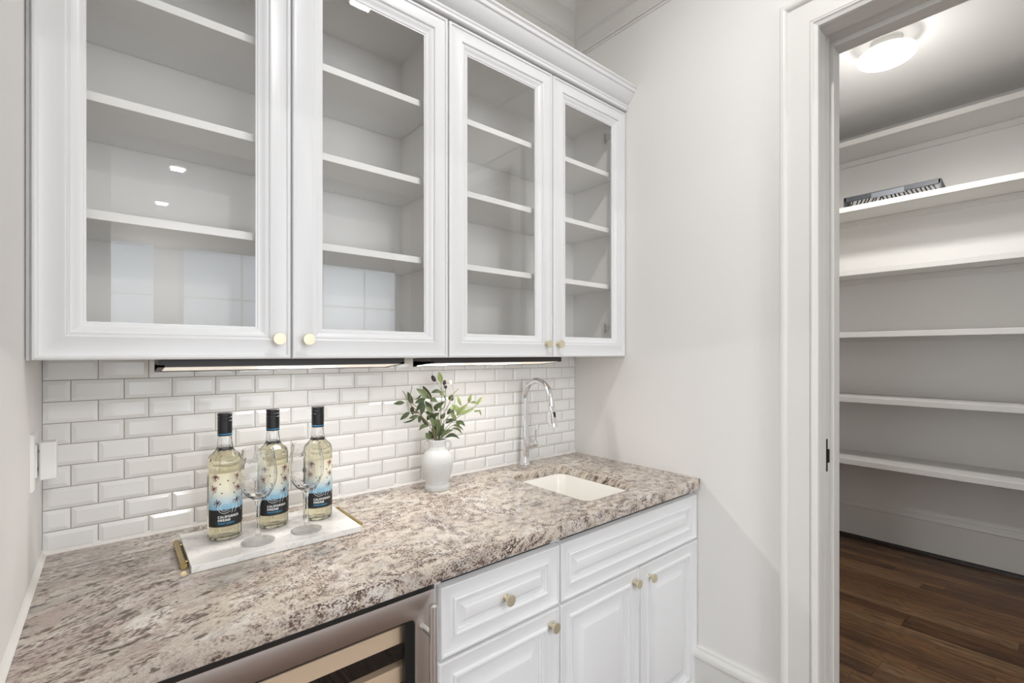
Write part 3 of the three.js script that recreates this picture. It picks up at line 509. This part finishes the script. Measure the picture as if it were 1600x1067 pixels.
// olive branches: sketched in units of 1/3930 m across and above the mouth of the vase
{
  const U = 1 / 3930, r = rng(33);
  const pl = thing('olive_branches', 'leafy olive sprigs with dark olives arranged in white vase', 'plant', [VX, 0.914 + 0.172, VZ], -YAW);
  const leafM = ['#4b5836', '#3d482c', '#5c683f', '#6c774a', '#8f9c62', '#a3af76'].map(c => phy(c, 0.5, { transmission: 0.18, thickness: 0, side: THREE.DoubleSide, sheen: 0.2 }));
  const stemM = [std('#8a7a63', 0.8), std('#76805a', 0.7)], oliveM = phy('#2c2226', 0.3), oliveG = phy('#d9dcc4', 0.3);
  const pos = (X, Y, w) => new THREE.Vector3((X - 660) * U, (1025 - Y) * U, w);
  const stems = [
    [[635, 1080], [620, 1000], [560, 840], [430, 680], [300, 545], [180, 345]], [[640, 1080], [630, 1000], [590, 800], [500, 640], [350, 540], [300, 460], [330, 265]], [[650, 1080], [645, 1000], [640, 750], [590, 580], [550, 420], [460, 300]],
    [[665, 1080], [665, 1000], [690, 700], [702, 420], [688, 230]], [[680, 1080], [690, 1000], [740, 800], [860, 660], [1000, 570], [1100, 500], [1135, 400]], [[690, 1080], [705, 1000], [800, 840], [930, 720], [1080, 620], [1200, 545], [1270, 440]],
    [[675, 1080], [680, 1000], [720, 750], [820, 520], [880, 390], [940, 325]], [[690, 1080], [710, 1000], [790, 890], [880, 820], [970, 800]], [[645, 1080], [640, 1000], [610, 860], [520, 760], [410, 650], [330, 630]], [[660, 1080], [655, 1000], [700, 620], [770, 560], [790, 360], [797, 285]],
    [[702, 420], [690, 345], [610, 215]], [[706, 460], [715, 340], [733, 260]], [[820, 520], [880, 360], [845, 255]]];
  const ws = stems.map(() => (r() - 0.5) * 0.1);
  stems.forEach((s, i) => { const n = s.length; const w = i === 10 || i === 11 ? ws[3] : i === 12 ? ws[6] : ws[i]; part(pl, 'stem', tube(s.map(([X, Y], k) => { const q = pos(X, Y, i >= 10 ? w * (0.6 + 0.2 * k) : w * Math.min(1, k / (n - 1)) * 0.9 + 0.004 * Math.sin(k + i)); return [q.x, q.y, q.z]; }), i >= 10 ? 0.0007 : i % 3 ? 0.0012 : 0.0015, 30, 6), stemM[i % 2]); });
  function leafGeo(a, b, width, w0, w1, bend) {
    const A = pos(a[0], a[1], w0), B = pos(b[0], b[1], w1), dir = B.clone().sub(A), len = dir.length(); dir.normalize();
    const view = new THREE.Vector3((r() - 0.5) * 0.9, (r() - 0.5) * 0.9 + 0.3, 1).normalize(), side = new THREE.Vector3().crossVectors(view, dir).normalize(), nor = new THREE.Vector3().crossVectors(dir, side).normalize();
    const v = [], idx = [], N = 9, hw = width * U * 0.62, perp = new THREE.Vector3(-dir.y, dir.x, 0);
    for (let i = 0; i <= N; i++) {
      const t = i / N, ww = hw * Math.max(0.04, Math.pow(Math.sin(Math.PI * Math.pow(t, 0.85)), 0.8)) * (1 - 0.15 * t), c = A.clone().addScaledVector(dir, len * t).addScaledVector(perp, bend * len * Math.sin(Math.PI * t)).addScaledVector(nor, 0.06 * len * Math.sin(Math.PI * t));
      for (const s of [-1, 0, 1]) { const q = c.clone().addScaledVector(side, s * ww).addScaledVector(nor, Math.abs(s) * ww * 0.3); v.push(q.x, q.y, q.z); }
      if (i < N) { const k = i * 3; idx.push(k, k + 1, k + 4, k, k + 4, k + 3, k + 1, k + 2, k + 5, k + 1, k + 5, k + 4); }
    }
    const g = new THREE.BufferGeometry(); g.setAttribute('position', new THREE.Float32BufferAttribute(v, 3)); g.setIndex(idx); g.computeVertexNormals(); return worldUV(g);
  }
  // [base, tip, width, tone, bend]
  const L = [[235, 495, 90, 510, 50, 0], [290, 545, 210, 370, 58, 0], [283, 575, 306, 692, 48, 1], [285, 635, 160, 742, 54, 0], [400, 645, 315, 625, 30, 1], [430, 682, 290, 712, 46, 0], [425, 690, 385, 806, 54, 2], [375, 720, 195, 780, 24, 1, 0.08], [540, 445, 395, 305, 74, 0, -0.05], [572, 475, 440, 280, 78, 1], [460, 355, 352, 470, 20, 1, 0.15], [512, 450, 370, 505, 58, 0], [490, 470, 385, 612, 62, 1], [472, 500, 440, 682, 62, 0], [550, 382, 712, 402, 50, 1, 0.16], [580, 472, 682, 492, 55, 0, 0.2], [620, 575, 782, 478, 58, 0], [592, 622, 480, 490, 62, 1], [600, 642, 500, 545, 52, 2], [692, 245, 655, 88, 66, 4], [702, 402, 772, 345, 36, 3], [772, 482, 712, 382, 22, 1], [828, 492, 862, 398, 68, 2], [722, 602, 700, 540, 30, 3], [795, 655, 925, 605, 58, 0, 0.1], [782, 682, 885, 602, 54, 1], [922, 622, 855, 540, 52, 3], [962, 642, 928, 528, 64, 4], [930, 685, 1092, 530, 62, 4], [990, 685, 1185, 600, 52, 4], [1002, 548, 940, 388, 40, 4], [1090, 520, 1136, 388, 42, 4], [1208, 542, 1288, 424, 46, 5], [1110, 520, 1212, 530, 30, 4, 0.12], [1180, 612, 1272, 606, 26, 3], [1240, 622, 1264, 706, 22, 4], [932, 730, 858, 640, 52, 3], [862, 705, 872, 615, 50, 3], [925, 765, 1052, 832, 46, 2, 0.18], [765, 802, 935, 762, 46, 1, 0.1], [930, 770, 982, 812, 34, 2], [875, 830, 1022, 902, 26, 2, 0.14], [855, 872, 1002, 956, 34, 2, 0.2], [715, 975, 885, 890, 52, 3, 0.12], [765, 1000, 972, 1012, 48, 1, 0.22], [540, 832, 410, 892, 50, 2, -0.18], [525, 832, 430, 720, 52, 1], [575, 1012, 500, 925, 72, 2], [602, 1012, 540, 895, 60, 1], [650, 1000, 590, 815, 54, 2], [640, 1000, 702, 780, 50, 3], [690, 1000, 660, 755, 52, 1], [722, 1000, 742, 850, 46, 0], [620, 762, 580, 655, 74, 1], [640, 742, 690, 812, 70, 3], [562, 692, 500, 762, 52, 1], [700, 742, 765, 655, 50, 2], [610, 692, 695, 640, 48, 1], [780, 742, 825, 765, 44, 0], [590, 702, 652, 832, 52, 2], [560, 642, 602, 762, 50, 3], [640, 900, 600, 780, 60, 1], [700, 900, 760, 800, 50, 0], [660, 620, 610, 560, 44, 1], [850, 560, 905, 600, 44, 4], [480, 650, 560, 690, 44, 1]];
  for (const [a, b, c, d, w, tone, bend = 0] of L) { const k = (Math.abs(a - 660) + (1025 - b)) / 900, w0 = (r() - 0.5) * 0.1 * k, w1 = w0 + (r() - 0.5) * 0.02; part(pl, 'leaf', leafGeo([a, b], [c, d], w, w0, w1, bend), leafM[tone]); }
  for (const [X, Y, rx, ry, rot, m, wi] of [[580, 185, 30, 50, 0.5, oliveM, 3], [735, 243, 25, 38, -0.1, oliveM, 3], [797, 275, 22, 32, 0.1, oliveM, 9], [835, 232, 20, 34, 0.15, oliveG, 6]]) { const g = new THREE.SphereGeometry(1, 20, 14).scale(rx * U, ry * U, rx * U).rotateZ(rot); const q = pos(X, Y, ws[wi] * 0.9); part(pl, 'olive', g.translate(q.x, q.y, q.z), m, m === oliveM ? 'nearly black olive' : 'pale unripe olive'); }
}
// faucet
{
  const f = thing('faucet', 'polished chrome pull-down bar faucet arching over the sink', 'faucet', [1.4878, 0.914, 0.0445]);
  part(f, 'body', lathe([[0, 0.0005], [0.0235, 0.0005], [0.0235, 0.003], [0.0215, 0.006], [0.0195, 0.012], [0.0185, 0.05], [0.0178, 0.09], [0.0165, 0.13], [0.0145, 0.17], [0.0135, 0.2], [0.0128, 0.282], [0, 0.2825]], 40, 0.9), M.chrome);
  const arc = [[0, 0.278, 0]]; const rr = 0.078; for (let i = 0; i <= 14; i++) { const a = Math.PI - i / 14 * 2.93; arc.push([0, 0.285 + rr * Math.sin(a), rr + rr * Math.cos(a)]); }
  arc.push([0, 0.262, 0.1605]);
  part(f, 'spout', tube(arc, 0.0125, 60, 20), M.chrome);
  const head = lathe([[0, 0.001], [0.0128, 0.001], [0.0134, 0.0], [0.0138, -0.004], [0.0145, -0.03], [0.0172, -0.066], [0.0185, -0.08], [0.018, -0.084], [0.0, -0.085]], 32, 0.7).rotateX(-0.16).translate(0, 0.262, 0.1605);
  const h = part(f, 'spray_head', head, M.chrome); part(h, 'button', box(-0.0045, 0.0045, -0.012, 0.01, 0, 0.004, 0.0018).rotateX(-0.16).translate(0, 0.232, 0.1785), M.black, 'small black spray button');
  part(f, 'valve', lathe([[0, 0], [0.0165, 0], [0.0165, 0.034], [0.0155, 0.035], [0.0155, 0.037], [0.0168, 0.0385], [0.0168, 0.05], [0.0135, 0.0545], [0, 0.056]], 32, 0.5).rotateZ(-Math.PI / 2).translate(0.012, 0.082, 0), M.chrome);
  part(f, 'lever', merge([tube([[0.056, 0.088, 0], [0.0595, 0.104, 0.004], [0.057, 0.122, 0.007], [0.056, 0.142, 0.009], [0.062, 0.16, 0.011], [0.065, 0.164, 0.0115]], 0.0042, 28, 12), new THREE.SphereGeometry(0.0052, 14, 10).scale(1, 1.5, 1).translate(0.0635, 0.161, 0.0115), new THREE.SphereGeometry(0.0085, 16, 12).scale(1, 1, 1).translate(0.0565, 0.084, 0)]), M.chrome);
}
// outlet with plug-in box on the left wall
{
  const o = thing('wall_outlet', 'white outlet cover plate on the left wall beside the tiles', 'outlet', [0, 1.167, 0.18]);
  part(o, 'cover_plate', frame(-0.035, 0.035, -0.0585, 0.0585, [[0, 0.0015], [0.0012, 0.004], [0.004, 0.006]], 0, true).rotateY(Math.PI / 2), M.plastic);
  part(o, 'socket', merge([box(0.005, 0.0085, -0.034, 0.034, -0.0165, 0.0165, 0.002)]), M.plastic);
  part(o, 'slots', merge([box(0.0078, 0.0089, 0.014, 0.022, -0.007, -0.005), box(0.0078, 0.0089, 0.014, 0.022, 0.005, 0.007), box(0.0078, 0.0089, -0.022, -0.014, -0.007, -0.005), box(0.0078, 0.0089, -0.022, -0.014, 0.005, 0.007)]), M.black);
  const p = thing('plug_in_adapter', 'white plug-in box plugged into the outlet on the left wall', 'adapter', [0.0105, 1.1655, 0.172]);
  part(p, 'body', box(0.001, 0.0265, -0.0395, 0.0395, -0.018, 0.018, 0.003, 3), M.plastic);
  part(p, 'prong', merge([box(-0.003, 0.002, 0.014, 0.02, -0.006, -0.0045), box(-0.003, 0.002, 0.014, 0.02, 0.0045, 0.006)]), M.nickel);
}

// ------------------------------------------------------------------ pantry: shelves, lamp, tray
{
  const SX = 4.05, words = ['topmost white pantry shelf, close under the pantry ceiling', 'white pantry shelf second from the top, carrying the dark tray', 'white pantry shelf third from the top, just below the tray shelf', 'white pantry shelf fourth from the top, seen edge on at eye height', 'white pantry shelf second from the bottom', 'lowest white pantry shelf, nearest the dark wooden floor'];
  [2.872, 2.413, 1.969, 1.538, 1.089, 0.656].forEach((y, i) => {
    const s = thing('pantry_shelf', words[i], 'shelf', [0, 0, 0], 0, 'pantry shelves');
    part(s, 'board', box(SX + 0.018, PW - 0.001, y - 0.02, y - 0.001, PZ0 + 0.001, PZ1 - 0.001), M.trim);
    part(s, 'edge_strip', box(SX, SX + 0.019, y - 0.037, y, PZ0 + 0.001, PZ1 - 0.001, 0.002, 1), M.trim);
    part(s, 'cleat', box(PW - 0.02, PW - 0.001, y - 0.06, y - 0.021, PZ0 + 0.001, PZ1 - 0.001), M.trim);
  });
  const t = thing('dish_rack', 'dark grey slatted dish rack basket lying on the pantry shelf', 'rack', [4.14, 2.413, 0.755]);
  const gm = std('#4a4d52', 0.45), gd = std('#26282b', 0.5);
  const z0 = -0.262, z1 = 0.262;
  part(t, 'front_rail', box(0, 0.012, 0.055, 0.09, z0, z1, 0.004), gm); part(t, 'back_rail', box(0.25, 0.262, 0.03, 0.055, z0, z1, 0.004), gm);
  for (const z of [z0, z1 - 0.012]) part(t, 'side_rail', extr([[0, 0.005], [0.262, 0.005], [0.262, 0.05], [0.012, 0.088], [0, 0.088]], z, z + 0.012, 'z'), gm);
  part(t, 'name_plate', box(-0.006, 0.002, 0.046, 0.083, -0.1, 0.08, 0.003), std('#83878d', 0.35), 'lighter grey plate on the rail');
  part(t, 'floor_grid', merge([...Array(16)].map((_, i) => box(0.005, 0.255, 0.003, 0.012, z0 + 0.02 + i * 0.031, z0 + 0.03 + i * 0.031))), gd);
  const r = rng(4); for (let i = 0; i < 22; i++) { const z = z0 + 0.022 + i * 0.0225; part(t, 'slat', box(-0.002, 0.003, -0.03, 0.03, -0.004, 0.004, 0.0015, 1).rotateX((i < 9 ? 1 : -1) * (0.25 + 0.3 * r())).translate(0.014 + r() * 0.03, 0.035, z), r() > 0.6 ? gm : gd); }
  const l = thing('ceiling_lamp', 'lit white mushroom glass lamp on the pantry ceiling', 'lamp', [3.255, CEIL, 0.925]);
  part(l, 'base', lathe([[0, 0], [0.07, 0], [0.071, -0.003], [0.068, -0.006], [0.067, -0.04], [0.06, -0.046], [0, -0.046]], 48, 0.5), M.trim, 'white round mount');
  const dome = part(l, 'glass_shade', lathe(smoothPts([[0.05, -0.046], [0.085, -0.049], [0.118, -0.062], [0.128, -0.08], [0.115, -0.1], [0.076, -0.117], [0.03, -0.1245], [0, -0.1255]], 40), 56, 1.2), new THREE.MeshStandardMaterial({ color: '#ffffff', emissive: new THREE.Color(1, 0.985, 0.96), emissiveIntensity: 1.15, roughness: 0.3 }), 'glowing opal glass shade');
  const p = new THREE.SpotLight(WARM, K_PANTRY, 0, 1.46, 0.35, 2); p.position.set(3.255, CEIL - 0.135, 0.925); p.target.position.set(3.255, 0, 0.925); p.shadow.radius = 5; p.castShadow = true; scene.add(p, p.target);
  const q = new THREE.PointLight(WARM, K_GLOBE, 0, 2); q.position.set(3.255, CEIL - 0.42, 0.925); q.shadow.radius = 4; q.castShadow = true; scene.add(q);
}
// recessed ceiling cans in nook and kitchen
function can(name, label, x, z, power) {
  const c = thing(name, label, 'light', [x, CEIL, z], 0, 'recessed ceiling lights');
  part(c, 'trim_ring', lathe([[0.062, 0], [0.09, 0], [0.09, -0.004], [0.085, -0.006], [0.065, -0.003], [0.062, 0]], 40), M.trim);
  part(c, 'lens', lathe([[0, -0.003], [0.06, -0.003], [0.062, 0], [0, 0]], 40), new THREE.MeshStandardMaterial({ color: '#fff', emissive: new THREE.Color(1, 0.97, 0.92), emissiveIntensity: 9 }));
  areaLight(WARM, power * 1.78, 0.09, 0.09, [x, CEIL - 0.01, z], [x, 0, z]);
}
can('recessed_light', 'round recessed ceiling light in the nook before the right cabinet', 1.0216, 1.148, K_NOOK * 4);
can('recessed_light', 'round recessed kitchen ceiling light, the nearer one seen mirrored in the left glass door', 0.57, 4.161, K_CAN * 3);
can('recessed_light', 'round recessed kitchen ceiling light, the farther one seen mirrored in the left glass door', 0.537, 5.458, K_CAN * 3);

renderer.render(scene, camera);
